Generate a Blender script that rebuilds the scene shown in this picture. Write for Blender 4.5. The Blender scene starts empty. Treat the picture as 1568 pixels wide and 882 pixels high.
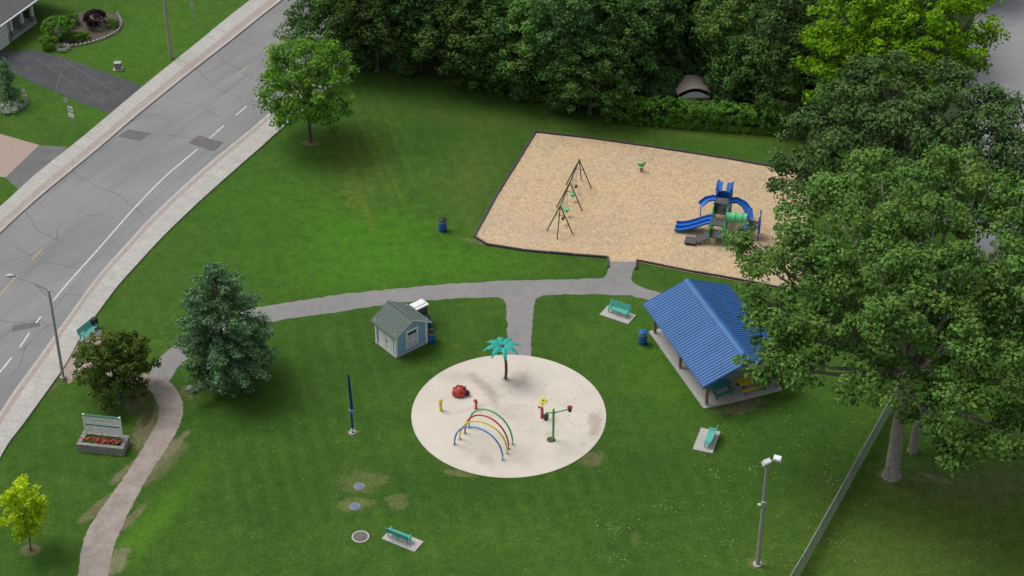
import bpy, math, random
import numpy as np
from mathutils import Vector, Matrix
random.seed(7)
RN = np.random.RandomState(11)
S = bpy.context.scene
# ---------------------------------------------------------------- camera / survey
H=95.0; TH=math.radians(35.5); F=3049.0
CT,ST=math.cos(TH),math.sin(TH)
def ray(u,v):
    x=(u-784)/F; y=-(v-441)/F
    return x, CT+y*ST, -ST+y*CT
def P(u,v,z=0.0):
    """ground survey: world point at height z for a photo landmark"""
    x,y,dz=ray(u,v); t=(H-z)/(-dz)
    return Vector((x*t,y*t,z))
def Q(u,v,Y):
    x,y,dz=ray(u,v); t=Y/y
    return Vector((x*t,Y,H+dz*t))
cam=bpy.data.cameras.new("camera"); co=bpy.data.objects.new("camera",cam)
S.collection.objects.link(co); co.location=(0,0,H); co.rotation_euler=(math.pi/2-TH,0,0)
cam.lens=70; cam.sensor_width=36; cam.clip_end=4000; cam.clip_start=1; S.camera=co
# ---------------------------------------------------------------- light
S.view_settings.view_transform='Standard'; S.view_settings.look='None'; S.view_settings.exposure=0
EL=60; AZ=-62
W=bpy.data.worlds.new("World"); S.world=W; W.use_nodes=True
nt=W.node_tree; bg=nt.nodes['Background']
sky=nt.nodes.new('ShaderNodeTexSky'); sky.sky_type='NISHITA'; sky.sun_disc=False
sky.sun_elevation=math.radians(EL); sky.sun_rotation=math.radians(AZ%360); sky.dust_density=4; sky.ozone_density=1
hs=nt.nodes.new('ShaderNodeHueSaturation'); hs.inputs['Saturation'].default_value=0.35
nt.links.new(sky.outputs[0],hs.inputs['Color']); nt.links.new(hs.outputs[0],bg.inputs[0]); bg.inputs[1].default_value=0.15
sl=bpy.data.lights.new("sun",'SUN'); sl.energy=1.5; sl.angle=math.radians(32); sl.color=(1,0.97,0.91)
so=bpy.data.objects.new("sun",sl); S.collection.objects.link(so)
az=math.radians(AZ); el=math.radians(EL)
sd=Vector((math.sin(az)*math.cos(el),math.cos(az)*math.cos(el),math.sin(el)))
so.rotation_euler=sd.to_track_quat('Z','Y').to_euler(); so.location=(-60,150,90)
# ---------------------------------------------------------------- materials
def nn(t,ty,**k):
    n=t.nodes.new(ty)
    for a,b in k.items(): setattr(n,a,b)
    return n
def c4(c): return (c[0],c[1],c[2],1)
def noise(t,vec,scale,detail=5,rough=.6,dist=0):
    n=nn(t,'ShaderNodeTexNoise'); n.inputs['Scale'].default_value=scale; n.inputs['Detail'].default_value=detail
    n.inputs['Roughness'].default_value=rough; n.inputs['Distortion'].default_value=dist
    t.links.new(vec,n.inputs['Vector']); return n.outputs['Fac']
def mapr(t,f,a,b,c=0,d=1):
    n=nn(t,'ShaderNodeMapRange'); t.links.new(f,n.inputs[0])
    for i,x in enumerate((a,b,c,d)): n.inputs[i+1].default_value=x
    return n.outputs[0]
def mix(t,f,a,b,mode='MIX'):
    n=nn(t,'ShaderNodeMix',data_type='RGBA',blend_type=mode)
    if isinstance(f,(int,float)): n.inputs[0].default_value=f
    else: t.links.new(f,n.inputs[0])
    for i,x in ((6,a),(7,b)):
        if isinstance(x,tuple): n.inputs[i].default_value=c4(x)
        else: t.links.new(x,n.inputs[i])
    return n.outputs[2]
def math_(t,op,a,b):
    n=nn(t,'ShaderNodeMath',operation=op)
    for i,x in enumerate((a,b)):
        if isinstance(x,(int,float)): n.inputs[i].default_value=x
        else: t.links.new(x,n.inputs[i])
    return n.outputs[0]
def base(name,rough=.8,metal=0):
    m=bpy.data.materials.new(name); m.use_nodes=True; t=m.node_tree
    b=t.nodes['Principled BSDF']; b.inputs['Roughness'].default_value=rough; b.inputs['Metallic'].default_value=metal
    b.inputs['Specular IOR Level'].default_value=0.3
    vec=nn(t,'ShaderNodeTexCoord').outputs['Object']
    return m,t,b,vec
def M(name,c,c2=None,scale=3.0,rough=.7,metal=0,big=0,bump=0,lo=.35,hi=.65,c3=None,s3=20):
    m,t,b,vec=base(name,rough,metal)
    if c2 is None: c2=tuple(x*.78 for x in c)
    col=mix(t,mapr(t,noise(t,vec,scale),lo,hi),c,c2)
    if c3: col=mix(t,mapr(t,noise(t,vec,s3,3),.5,.62),col,c3)
    if big: col=mix(t,mapr(t,noise(t,vec,big),.3,.7,0,.5),col,tuple(x*.65 for x in c))
    t.links.new(col,b.inputs['Base Color'])
    if bump:
        bn=nn(t,'ShaderNodeBump'); bn.inputs['Strength'].default_value=bump; bn.inputs['Distance'].default_value=.05
        t.links.new(noise(t,vec,scale*4),bn.inputs['Height']); t.links.new(bn.outputs[0],b.inputs['Normal'])
    return m
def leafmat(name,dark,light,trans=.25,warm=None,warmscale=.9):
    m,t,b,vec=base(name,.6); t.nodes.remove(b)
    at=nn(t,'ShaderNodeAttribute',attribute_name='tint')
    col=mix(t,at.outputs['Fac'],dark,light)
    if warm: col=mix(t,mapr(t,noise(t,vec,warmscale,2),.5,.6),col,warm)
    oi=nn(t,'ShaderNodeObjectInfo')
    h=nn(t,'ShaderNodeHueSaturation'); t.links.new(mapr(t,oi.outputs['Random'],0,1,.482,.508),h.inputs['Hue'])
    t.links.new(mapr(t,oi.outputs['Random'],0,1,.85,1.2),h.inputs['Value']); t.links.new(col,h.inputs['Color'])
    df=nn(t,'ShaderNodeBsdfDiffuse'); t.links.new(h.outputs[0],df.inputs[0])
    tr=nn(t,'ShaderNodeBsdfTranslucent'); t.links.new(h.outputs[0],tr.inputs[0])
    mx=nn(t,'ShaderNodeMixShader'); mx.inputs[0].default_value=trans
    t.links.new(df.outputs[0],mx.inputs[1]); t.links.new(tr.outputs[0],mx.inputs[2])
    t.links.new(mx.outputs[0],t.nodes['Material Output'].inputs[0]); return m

TEAL=M('teal_paint',(.10,.46,.40),(.08,.37,.32)); TEALD=M('palm_teal',(.02,.40,.33),(.015,.3,.25))
STEEL=M('galvanised_steel',(.40,.41,.41),rough=.5,metal=.15); DARK=M('dark_metal',(.03,.035,.03),rough=.5)
WHITE=M('white_paint',(.78,.79,.78),(.66,.67,.66)); BLUEP=M('blue_plastic',(.02,.15,.55),(.015,.11,.42),rough=.4)
BARREL=M('blue_barrel',(.02,.13,.36),(.015,.09,.26),rough=.5)
GREENP=M('green_plastic',(.06,.42,.12),(.05,.35,.1),rough=.4); LGREEN=M('light_green_plastic',(.14,.62,.27),rough=.4)
RED=M('red_paint',(.5,.06,.045),(.4,.045,.035),rough=.4); YEL=M('yellow_paint',(.75,.6,.03),(.65,.5,.03),rough=.4)
DRED=M('maroon_paint',(.22,.02,.04)); BLUEA=M('sky_blue_paint',(.12,.27,.58),rough=.4); BLACK=M('black_rubber',(.02,.02,.02))
COVER=M('faded_blue_cover',(.15,.2,.32),(.11,.14,.22),6)
BROWN=M('brown_paint',(.16,.04,.03)); GREYP=M('grey_deck',(.10,.10,.105)); NAVY=M('navy_banner',(.015,.045,.22))
WOODP=M('wood_post',(.24,.17,.11),(.17,.12,.08),6); POLEW=M('weathered_pole',(.36,.34,.3),(.26,.25,.22),6)
BARK=M('bark',(.14,.115,.09),(.07,.055,.042),4,rough=.9,bump=.5); BARKL=M('pale_bark',(.32,.285,.245),(.19,.165,.14),3,rough=.9,bump=.5)
CONC=M('concrete',(.50,.48,.45),(.41,.395,.37),2.2,rough=.9,big=.3,c3=(.36,.34,.32),s3=9)
WALK=M('sidewalk_concrete',(.48,.465,.435),(.40,.385,.355),.9,rough=.9,big=.12,c3=(.36,.345,.315),s3=5)
JOINT=M('joint',(.29,.28,.26)); PINKB=M('tan_paver',(.38,.30,.25),(.29,.225,.19),6,rough=.9)
BOUL=M('boulevard_paver',(.37,.315,.28),(.30,.255,.225),3,rough=.9)
PATH=M('path_asphalt',(.255,.25,.245),(.205,.20,.195),1.5,rough=.95,big=.25,c3=(.31,.305,.295),s3=25)
PARK=M('parking_asphalt',(.30,.30,.31),(.25,.25,.26),.6,rough=.95,big=.08)
DRIVE=M('driveway_asphalt',(.078,.08,.085),(.055,.057,.062),.6,rough=.9,big=.3,c3=(.095,.096,.10),s3=1.2)
DRIVE2=M('grey_driveway',(.15,.15,.15),(.12,.12,.12),1,rough=.9)
PATCHM=M('asphalt_patch',(.15,.145,.14),(.12,.115,.11),3,rough=.95)
CRACK=M('crack_sealer',(.10,.098,.095),(.15,.147,.14),3); PWHITE=M('road_paint_white',(.62,.62,.6),(.36,.36,.35),4,lo=.4,hi=.7)
PYEL=M('road_paint_yellow',(.5,.38,.12),(.3,.26,.16),4)
EDGE=M('black_timber',(.05,.045,.055),(.085,.075,.085),3)
SOIL=M('garden_soil',(.10,.075,.05),(.06,.05,.035),5); STONE=M('grey_stone',(.3,.29,.27),(.18,.17,.16),5)
UNDER=M('undergrowth',(.035,.055,.02),(.06,.05,.03),1.5,rough=.95,c3=(.03,.08,.02),s3=4)
SHINGLE=M('green_shingle',(.125,.16,.14),(.08,.108,.095),7,rough=.9); HROOF=M('grey_shingle',(.13,.13,.135),(.09,.09,.095),6)
LBLUE=M('pale_blue_siding',(.24,.43,.58),(.20,.36,.5)); GLASS=M('dark_glass',(.03,.04,.05),rough=.15)
ROOFB=M('blue_metal_roof',(.045,.155,.39),(.038,.13,.33),.8,rough=.5,big=.2)
TABLE=M('picnic_teal',(.05,.28,.27)); BRICKW=M('pale_brick',(.5,.48,.46),(.36,.35,.34),8)
CANOPY=M('weathered_canopy',(.36,.31,.27),(.26,.22,.19),5)
LITTER=M('fallen_leaf',(.50,.52,.34),(.30,.28,.14),1)
FLOWP=leafmat('flowers_pink',(.42,.03,.05),(.62,.22,.24)); FLOWW=leafmat('flowers_white',(.1,.2,.06),(.7,.7,.65))
L_DARK=leafmat('foliage_woods',(.032,.080,.020),(.130,.235,.060),.2)
L_MID=leafmat('foliage_maple',(.045,.105,.024),(.165,.31,.072),.25,warm=(.15,.255,.055),warmscale=.35)
L_DEEP=leafmat('foliage_deep',(.035,.088,.028),(.130,.245,.078),.2)
L_BRI=leafmat('foliage_lime',(.09,.24,.012),(.25,.50,.025),.35)
L_YOU=leafmat('foliage_young',(.055,.16,.025),(.19,.40,.065),.35,warm=(.18,.40,.035))
L_PINE=leafmat('foliage_pine',(.048,.125,.050),(.19,.345,.16),.15)
L_BRN=leafmat('foliage_crabapple',(.028,.075,.014),(.125,.215,.045),.2,warm=(.15,.19,.045),warmscale=1.6)
L_YEL=leafmat('foliage_yellow',(.25,.36,.01),(.55,.68,.03),.35)
L_HEDGE=leafmat('foliage_hedge',(.05,.145,.02),(.145,.33,.05))
L_PURP=leafmat('foliage_purple',(.025,.012,.02),(.07,.03,.04))
# ---- grass
def grass():
    m,t,b,vec=base('lawn_grass',.9); L=t.links
    big=noise(t,vec,.045,4,.6); mid=noise(t,vec,.22,6,.65,.8); fin=noise(t,vec,4.5,5,.8); vf=noise(t,vec,13,4,.85); tu=noise(t,vec,1.0,6,.75,.3)
    col=mix(t,mapr(t,big,.35,.65),(.046,.124,.015),(.064,.166,.018))
    col=mix(t,mapr(t,mid,.47,.66,0,.75),col,(.108,.190,.026))
    col=mix(t,mapr(t,mid,.45,.30,0,.8),col,(.029,.086,.012))
    jn=noise(t,vec,.9,6,.75)
    def patch(u,v,rx,ry,rot,c,s,sharp=False,edge=.9):
        nonlocal col
        mp=nn(t,'ShaderNodeMapping',vector_type='TEXTURE'); p=P(u,v)
        mp.inputs['Location'].default_value=p; mp.inputs['Rotation'].default_value=(0,0,math.radians(rot)); mp.inputs['Scale'].default_value=(rx,ry,1)
        L.new(vec,mp.inputs[0]); ln=nn(t,'ShaderNodeVectorMath',operation='LENGTH'); L.new(mp.outputs[0],ln.inputs[0])
        d=math_(t,'ADD',ln.outputs['Value'],mapr(t,jn,.2,.8,-edge,edge))
        f=mapr(t,d,1.2,.75,0,s) if sharp else mapr(t,d,1.4,.2,0,s)
        col=mix(t,f,col,c)
    BR=(.085,.28,.012); YE=(.17,.22,.038); DI=(.32,.24,.165); DK=(.026,.080,.011); DRY=(.28,.26,.11)
    patch(430,300,10,8,50,(.072,.205,.016),.7); patch(400,400,8,6,30,(.064,.185,.016),.6); patch(640,165,14,9,0,DK,.75); patch(760,230,6,12,-10,DK,.5)  # wide dark patch before the woods: tree shade painted into the grass colour
    patch(570,395,7,5,30,BR,1); patch(530,360,3,5,30,BR,.8); patch(690,405,7,3,0,BR,.8); patch(600,345,4,3,0,BR,.6)
    patch(545,255,3,7,15,YE,.5); patch(720,270,3,7,-10,YE,.5); patch(130,170,5,4,0,(.085,.22,.02),.7); patch(230,60,9,12,-30,(.085,.22,.02),.7)
    for u,v,s_ in ((540,262,.4),(553,245,.3),(578,250,.42),(592,252,.4),(612,230,.3),(628,225,.2)): patch(u,v,.3,6.5,15,(.17,.24,.05),s_,True,.7)
    patch(560,322,.35,4,15,YE,.6,True,.7); patch(538,300,.6,3,8,YE,.6,True,.9)
    patch(1130,205,16,1.6,-6,YE,.5); patch(1010,560,5,8,10,BR,.3); patch(480,560,10,8,0,DK,.5)
    patch(235,800,1.4,7,-28,(.12,.31,.017),.95); patch(240,715,.9,3,-30,DI,.8,True,.6)
    patch(720,740,16,4,0,DK,.6); patch(400,740,8,6,0,DK,.4); patch(1000,720,7,6,0,DK,.45); patch(1180,700,4,6,0,DK,.4)
    patch(1450,820,10,6,0,(.135,.175,.032),.85); patch(1350,860,5,4,0,(.12,.19,.030),.8); patch(1500,740,6,2.5,0,DI,.35)
    patch(555,738,1.7,1.2,0,DRY,.6,True); patch(543,772,1.3,.8,0,DRY,.75,True); patch(610,768,.8,.9,0,DRY,.6,True,.8)
    patch(226,648,.8,3.0,-8,DI,1,True,.6); patch(208,612,.9,1.5,0,DI,.9,True,.6); patch(226,636,.35,1.6,-5,(.13,.09,.06),.9,True,.5)
    patch(203,714,.4,2.6,-35,DI,.95,True,.5); patch(156,774,.5,2.2,-35,DI,.9,True,.6); patch(178,862,.7,1.6,-10,(.40,.33,.25),.9,True,.6)
    patch(194,800,.35,2.5,-28,DI,.9,True,.6); patch(258,692,.4,2.8,-25,(.34,.27,.2),.95,True,.6); patch(60,610,.3,3,-30,DI,.4,True)
    patch(1135,622,1.8,.8,25,DI,.8,True,.6); patch(905,703,1.1,.7,30,DI,.6,True,.7); patch(702,725,1.3,.35,-15,DRY,.8,True,.5)
    patch(48,842,.7,.6,0,DI,.9,True,.4); patch(475,219,1,.5,0,DI,.9,True,.4); patch(1362,728,1.0,.8,0,DI,.8,True,.5)
    patch(740,372,2,.3,-20,DI,.6,True,.5); patch(295,600,1,.8,0,DI,.5,True); patch(1440,735,.25,1.6,60,DI,.8,True,.4)
    patch(1160,862,.6,.6,0,DRY,.7,True); patch(540,663,.5,.4,0,DRY,.7,True); patch(972,825,.4,.8,0,DRY,.35,True); patch(700,180,10,2,-12,YE,.3)
    # mower stripes
    mp=nn(t,'ShaderNodeMapping'); mp.inputs['Rotation'].default_value=(0,0,math.radians(-14)); L.new(vec,mp.inputs[0])
    wv=nn(t,'ShaderNodeTexWave',bands_direction='X'); wv.inputs['Scale'].default_value=.22; wv.inputs['Distortion'].default_value=.8; L.new(mp.outputs[0],wv.inputs[0])
    mm=math_(t,'MULTIPLY',mapr(t,wv.outputs['Fac'],.3,.9),mapr(t,noise(t,vec,.09,3),.42,.6,.05,.30))
    col=mix(t,mm,col,(.11,.21,.035))
    col=mix(t,mapr(t,fin,.30,.70),mix(t,.55,col,(.010,.032,.005)),mix(t,.25,col,(.18,.33,.045)))
    col=mix(t,mapr(t,tu,.38,.66,0,.6),col,mix(t,.65,col,(.016,.048,.007)))
    col=mix(t,mapr(t,vf,.3,.7,0,.4),col,mix(t,.5,col,(.01,.026,.004)))
    L.new(col,b.inputs['Base Color']); b.inputs['Specular IOR Level'].default_value=.1
    bn=nn(t,'ShaderNodeBump'); bn.inputs['Strength'].default_value=.7; bn.inputs['Distance'].default_value=.1; L.new(vf,bn.inputs['Height']); L.new(bn.outputs[0],b.inputs['Normal'])
    return m
GRASS=grass()
def mulch():
    m,t,b,vec=base('wood_chips',.95); L=t.links
    vo=nn(t,'ShaderNodeTexVoronoi'); vo.inputs['Scale'].default_value=8; L.new(vec,vo.inputs[0])
    col=mix(t,mapr(t,noise(t,vec,.2,5),.38,.62),(.60,.43,.25),(.50,.385,.255))
    sp=nn(t,'ShaderNodeSeparateColor'); L.new(vo.outputs['Color'],sp.inputs[0])
    col=mix(t,mapr(t,sp.outputs[0],0,1,0,.5),col,(.27,.18,.10)); col=mix(t,mapr(t,sp.outputs[1],.5,1,0,.5),col,(.75,.59,.39))
    col=mix(t,mapr(t,noise(t,vec,1.4,5,.7),.52,.7,0,.45),col,(.30,.21,.13))
    col=mix(t,mapr(t,noise(t,vec,.12,5,.6,1),.5,.62,0,.3),col,(.42,.36,.28))
    L.new(col,b.inputs['Base Color'])
    bn=nn(t,'ShaderNodeBump'); bn.inputs['Strength'].default_value=.5; bn.inputs['Distance'].default_value=.06; L.new(sp.outputs[0],bn.inputs['Height']); L.new(bn.outputs[0],b.inputs['Normal'])
    return m
MULCH=mulch()
def road():
    m,t,b,vec=base('road_asphalt',.9); L=t.links
    col=mix(t,mapr(t,noise(t,vec,.12,5,.6,.5),.35,.65),(.215,.215,.217),(.265,.264,.263))
    mp=nn(t,'ShaderNodeMapping',vector_type='TEXTURE'); mp.inputs['Rotation'].default_value=(0,0,math.radians(-33)); mp.inputs['Scale'].default_value=(1,9,1); L.new(vec,mp.inputs[0])
    col=mix(t,mapr(t,noise(t,mp.outputs[0],.7,4),.45,.7,0,.6),col,(.175,.175,.18))
    col=mix(t,mapr(t,noise(t,vec,9,5,.8),.35,.7,0,.35),col,(.14,.14,.14))
    L.new(col,b.inputs['Base Color']); return m
ROAD=road()
def brickpath():
    m,t,b,vec=base('path_brick',.9); L=t.links
    br=nn(t,'ShaderNodeTexBrick'); br.inputs['Scale'].default_value=2.2; br.inputs['Mortar Size'].default_value=.03
    br.inputs['Color1'].default_value=(.35,.285,.25,1); br.inputs['Color2'].default_value=(.27,.225,.20,1); br.inputs['Mortar'].default_value=(.15,.13,.11,1)
    mp=nn(t,'ShaderNodeMapping'); mp.inputs['Rotation'].default_value=(0,0,math.radians(60)); L.new(vec,mp.inputs[0]); L.new(mp.outputs[0],br.inputs[0])
    col=mix(t,mapr(t,noise(t,vec,.8,5),.4,.65,0,.6),br.outputs['Color'],(.38,.345,.31)); L.new(col,b.inputs['Base Color']); return m
BRICKP=brickpath()
def padmat():
    m,t,b,vec=base('splash_pad_concrete',.85); L=t.links
    col=mix(t,mapr(t,noise(t,vec,.4,5),.35,.65),(.60,.55,.475),(.55,.50,.43))
    col=mix(t,mapr(t,noise(t,vec,.25,6,.65,1.4),.53,.68,0,.35),col,(.45,.39,.325))
    col=mix(t,mapr(t,noise(t,vec,9,4,.8),.5,.75,0,.22),col,(.43,.38,.33))
    ns=noise(t,vec,.9,5,.6,.6)
    for (u,v,rx,ry,r,s) in ((742,592,.5,2.2,38,.55),(756,612,.3,1.2,20,.45),(735,622,1.9,.25,25,.3),(795,582,.9,1.4,-40,.45),(912,655,.6,1.9,-15,.6),(700,578,1.8,.7,0,.25),(800,700,.8,1.1,0,.3),(780,632,1.6,.9,0,.22),(888,720,2.2,.4,25,.35),(745,707,.6,1.0,20,.35),(843,664,.6,.6,0,.35)):
        mp=nn(t,'ShaderNodeMapping',vector_type='TEXTURE'); mp.inputs['Location'].default_value=P(u,v); mp.inputs['Rotation'].default_value=(0,0,math.radians(r)); mp.inputs['Scale'].default_value=(rx,ry,1)
        L.new(vec,mp.inputs[0]); ln=nn(t,'ShaderNodeVectorMath',operation='LENGTH'); L.new(mp.outputs[0],ln.inputs[0])
        d=math_(t,'ADD',ln.outputs['Value'],mapr(t,ns,.3,.7,-.6,.6)); col=mix(t,mapr(t,d,1.35,.3,0,s),col,(.28,.23,.18))
    L.new(col,b.inputs['Base Color']); return m
PADM=padmat()
# ---------------------------------------------------------------- builders
def meshobj(name,verts,faces,mats,midx=None,smooth=None,loc=(0,0,0),rot=0,parent=None):
    me=bpy.data.meshes.new(name); me.from_pydata([tuple(v) for v in verts],[],faces)
    for m in mats: me.materials.append(m)
    if midx is not None: me.polygons.foreach_set('material_index',midx)
    if smooth is not None: me.polygons.foreach_set('use_smooth',smooth)
    me.update(); o=bpy.data.objects.new(name,me); S.collection.objects.link(o)
    o.location=loc; o.rotation_euler=(0,0,rot)
    if parent: o.parent=parent
    return o
class B:
    def __init__(s,name,loc=(0,0,0),rot=0): s.name=name; s.loc=loc; s.rot=rot; s.parts={}; s.part('body')
    def part(s,n): s.p=s.parts.setdefault(n,dict(v=[],f=[],m=[],s=[],mats=[])); return s
    def add(s,vs,fs,mat,sm=False):
        p=s.p
        if mat not in p['mats']: p['mats'].append(mat)
        k=len(p['v']); mi=p['mats'].index(mat); p['v']+= [tuple(v) for v in vs]
        for f in fs: p['f'].append([i+k for i in f]); p['m'].append(mi); p['s'].append(sm)
    def box(s,c,size,mat,rz=0,rx=0,ry=0):
        R=Matrix.Rotation(rz,3,'Z')@Matrix.Rotation(ry,3,'Y')@Matrix.Rotation(rx,3,'X'); c=Vector(c)
        vs=[c+R@Vector((x*size[0]/2,y*size[1]/2,z*size[2]/2)) for x in(-1,1) for y in(-1,1) for z in(-1,1)]
        s.add(vs,[(0,1,3,2),(4,6,7,5),(0,4,5,1),(2,3,7,6),(0,2,6,4),(1,5,7,3)],mat)
    def tube(s,pts,rs,mat,n=8,sm=True):
        pts=[Vector(p) for p in pts]
        if not isinstance(rs,(list,tuple)): rs=[rs]*len(pts)
        vs=[];fs=[]
        for i,p in enumerate(pts):
            d=(pts[min(i+1,len(pts)-1)]-pts[max(i-1,0)]).normalized()
            a=d.cross(Vector((0,0,1)))
            if a.length<.05: a=d.cross(Vector((0,1,0)))
            a.normalize(); b=d.cross(a)
            for k in range(n):
                t=2*math.pi*k/n; vs.append(p+(a*math.cos(t)+b*math.sin(t))*rs[i])
        for i in range(len(pts)-1):
            for k in range(n): fs.append((i*n+k,i*n+(k+1)%n,(i+1)*n+(k+1)%n,(i+1)*n+k))
        s.add(vs,fs,mat,sm); s.add(vs[:n],[tuple(range(n))],mat); s.add(vs[-n:],[tuple(range(n))],mat)
    def cyl(s,p0,p1,r,mat,n=14,r1=None): s.tube([p0,p1],[r,r if r1 is None else r1],mat,n)
    def ball(s,c,r,mat,n=14,zmin=-1):
        if not isinstance(r,tuple): r=(r,r,r)
        m=n//2; vs=[];fs=[]
        for i in range(m+1):
            ph=-math.pi/2+math.pi*i/m; z=max(math.sin(ph),zmin); q=math.cos(ph)
            for k in range(n):
                t=2*math.pi*k/n; vs.append((c[0]+r[0]*q*math.cos(t),c[1]+r[1]*q*math.sin(t),c[2]+r[2]*z))
        for i in range(m):
            for k in range(n): fs.append((i*n+k,i*n+(k+1)%n,(i+1)*n+(k+1)%n,(i+1)*n+k))
        s.add(vs,fs,mat,True)
    def poly(s,pts,mat): s.add(pts,[tuple(range(len(pts)))],mat)
    def prism(s,pts,z0,z1,mat):
        n=len(pts); vs=[(p[0],p[1],z0) for p in pts]+[(p[0],p[1],z1) for p in pts]
        s.add(vs,[tuple(range(n))[::-1],tuple(range(n,2*n))]+[(i,(i+1)%n,n+(i+1)%n,n+i) for i in range(n)],mat)
    def done(s):
        ps={k:p for k,p in s.parts.items() if p['f']}
        if len(ps)==1:
            p=list(ps.values())[0]; return meshobj(s.name,p['v'],p['f'],p['mats'],p['m'],p['s'],s.loc,s.rot)
        e=bpy.data.objects.new(s.name,None); S.collection.objects.link(e); e.location=s.loc; e.rotation_euler=(0,0,s.rot)
        for k,p in ps.items(): meshobj(k,p['v'],p['f'],p['mats'],p['m'],p['s'],parent=e)
        return e
def spline(pts,n=8):
    pts=[Vector((p[0],p[1])) for p in pts]; out=[]
    for i in range(len(pts)-1):
        a=pts[max(i-1,0)];b=pts[i];c=pts[i+1];d=pts[min(i+2,len(pts)-1)]
        for k in range(n):
            t=k/n; out.append(.5*((2*b)+(c-a)*t+(2*a-5*b+4*c-d)*t*t+(3*b-a-3*c+d)*t**3))
    out.append(pts[-1]); return out
def resample(pts,n):
    L=[0]
    for a,b in zip(pts,pts[1:]): L.append(L[-1]+(b-a).length)
    out=[];j=0
    for k in range(n):
        s=L[-1]*k/(n-1)
        while j<len(L)-2 and L[j+1]<s: j+=1
        out.append(pts[j].lerp(pts[j+1],(s-L[j])/max(1e-9,L[j+1]-L[j])))
    return out
def gline(uv,n=8): # surveyed line -> smooth ground line
    return spline([P(u,v).xy for u,v in uv],n)
def band(b,A,C,z,mat,skirt=0,n=120,jit=0):
    A=resample(A,n);C=resample(C,n)
    if jit:
        A=[p+Vector((random.uniform(-jit,jit),random.uniform(-jit,jit))) for p in A]; C=[p+Vector((random.uniform(-jit,jit),random.uniform(-jit,jit))) for p in C]
    vs=[(p.x,p.y,z) for p in A]+[(p.x,p.y,z) for p in C]
    fs=[(i,i+1,n+i+1,n+i) for i in range(n-1)]
    b.add(vs,fs,mat)
    if skirt:
        for E in (A,C):
            b.add([(p.x,p.y,z) for p in E]+[(p.x,p.y,z-skirt) for p in E],fs,mat)
    return A,C
def lerpline(A,C,t,n=160):
    A=resample(A,n);C=resample(C,n); return [a.lerp(c,t) for a,c in zip(A,C)]
def stroke(b,pts,w,z,mat,taper=False):
    vs=[];n=len(pts)
    for i,p in enumerate(pts):
        d=(pts[min(i+1,n-1)]-pts[max(i-1,0)]); d.normalize(); ww=w*(random.uniform(.45,1.2) if taper else 1); q=Vector((-d.y,d.x))*ww/2
        vs+=[(p.x+q.x,p.y+q.y,z),(p.x-q.x,p.y-q.y,z)]
    b.add(vs,[(2*i,2*i+1,2*i+3,2*i+2) for i in range(n-1)],mat)
# ---------------------------------------------------------------- ground and roads
g=B('ground'); g.add([(-1500,-600,0),(1500,-600,0),(1500,2400,0),(-1500,2400,0)],[(0,1,2,3)],GRASS); g.done()
RR=gline([(-260,1080),(-130,860),(0,634),(60,548),(100,492),(130,450),(160,412),(190,379),(230,335),(280,287),(330,243),(380,202),(430,160),(500,102),(600,22),(760,-95),(950,-230)])
RL=gline([(-480,860),(-300,660),(-120,470),(0,358),(50,312),(100,270),(150,229),(200,186),(250,145),(300,105),(350,66),(400,26),(500,-52),(640,-160),(780,-260)])
r=B('road'); band(r,RR,RL,.004,ROAD); r.done()
SR=gline([(-200,1080),(-70,860),(0,703),(40,645),(97,565),(125,515),(150,480),(180,440),(212,404),(255,358),(303,312),(352,268),(400,226),(445,186),(520,125),(620,45),(780,-75),(970,-215)])
SL=gline([(-560,860),(-360,650),(-140,440),(0,318),(55,268),(108,226),(160,183),(210,141),(255,104),(305,64),(345,31),(390,-4),(490,-80),(630,-185),(770,-280)])
def joints(b,A,C,z,step,w=.035):
    d=0
    for i in range(1,len(A)):
        d+=(A[i]-A[i-1]).length
        if d>=step:
            d=0; stroke(b,[A[i],C[i]],w,z,JOINT)
for (A,C,k1,k2) in ((RR,SR,.10,.26),(RL,SL,.12,.40)):
    s=B('sidewalk'); kin=lerpline(A,C,k1); pk=lerpline(A,C,k2)
    band(s,A,kin,.12,WALK,.12,160); band(s,kin,pk,.121,BOUL,0,160); band(s,pk,C,.12,WALK,.12,160)
    joints(s,resample(resample(pk,160),900),resample(resample(C,160),900),.124,1.7); s.done()
mk=B('road_marking')
wl=gline([(-60,640),(20,545),(60,488),(100,438),(150,382),(200,325),(250,273),(305,226),(350,186),(402,143),(470,88)])
wl=resample(wl,400)
def near(line,u,v):
    q=P(u,v).xy; return min(range(len(line)),key=lambda i:(line[i]-q).length)
i0,i1=near(wl,82,460),near(wl,303,228); stroke(mk,wl[i0:i1],.14,.009,PWHITE)
for a,b_ in (((0,575),(20,545)),((28,532),(45,508)),((55,495),(64,483)),((322,212),(345,192)),((362,176),(380,162)),((392,152),(410,137))):
    i,j=near(wl,*a),near(wl,*b_); stroke(mk,wl[i:max(j,i+2)],.14,.009,PWHITE)
yl=resample(gline([(-80,550),(0,452),(35,412),(66,380),(120,325),(180,270),(250,210),(310,158),(375,105),(430,58),(500,0)]),600)
for a,b_ in (((-60,525),(-30,488)),((0,455),(28,420)),((50,398),(66,380)),((362,117),(382,100)),((404,81),(436,52))):
    i,j=near(yl,*a),near(yl,*b_); stroke(mk,yl[i:max(j,i+2)],.12,.009,PYEL)
mk.done()
pt=B('asphalt_patch')
for q in ([(304,207),(343,218),(327,232),(288,219)],[(196,198),(232,204),(214,216),(180,209)],[(20,498),(60,492),(62,500),(18,508)]): pt.poly([P(u,v,.007) for u,v in q],PATCHM)
pt.done()
ck=B('road_crack')
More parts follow.
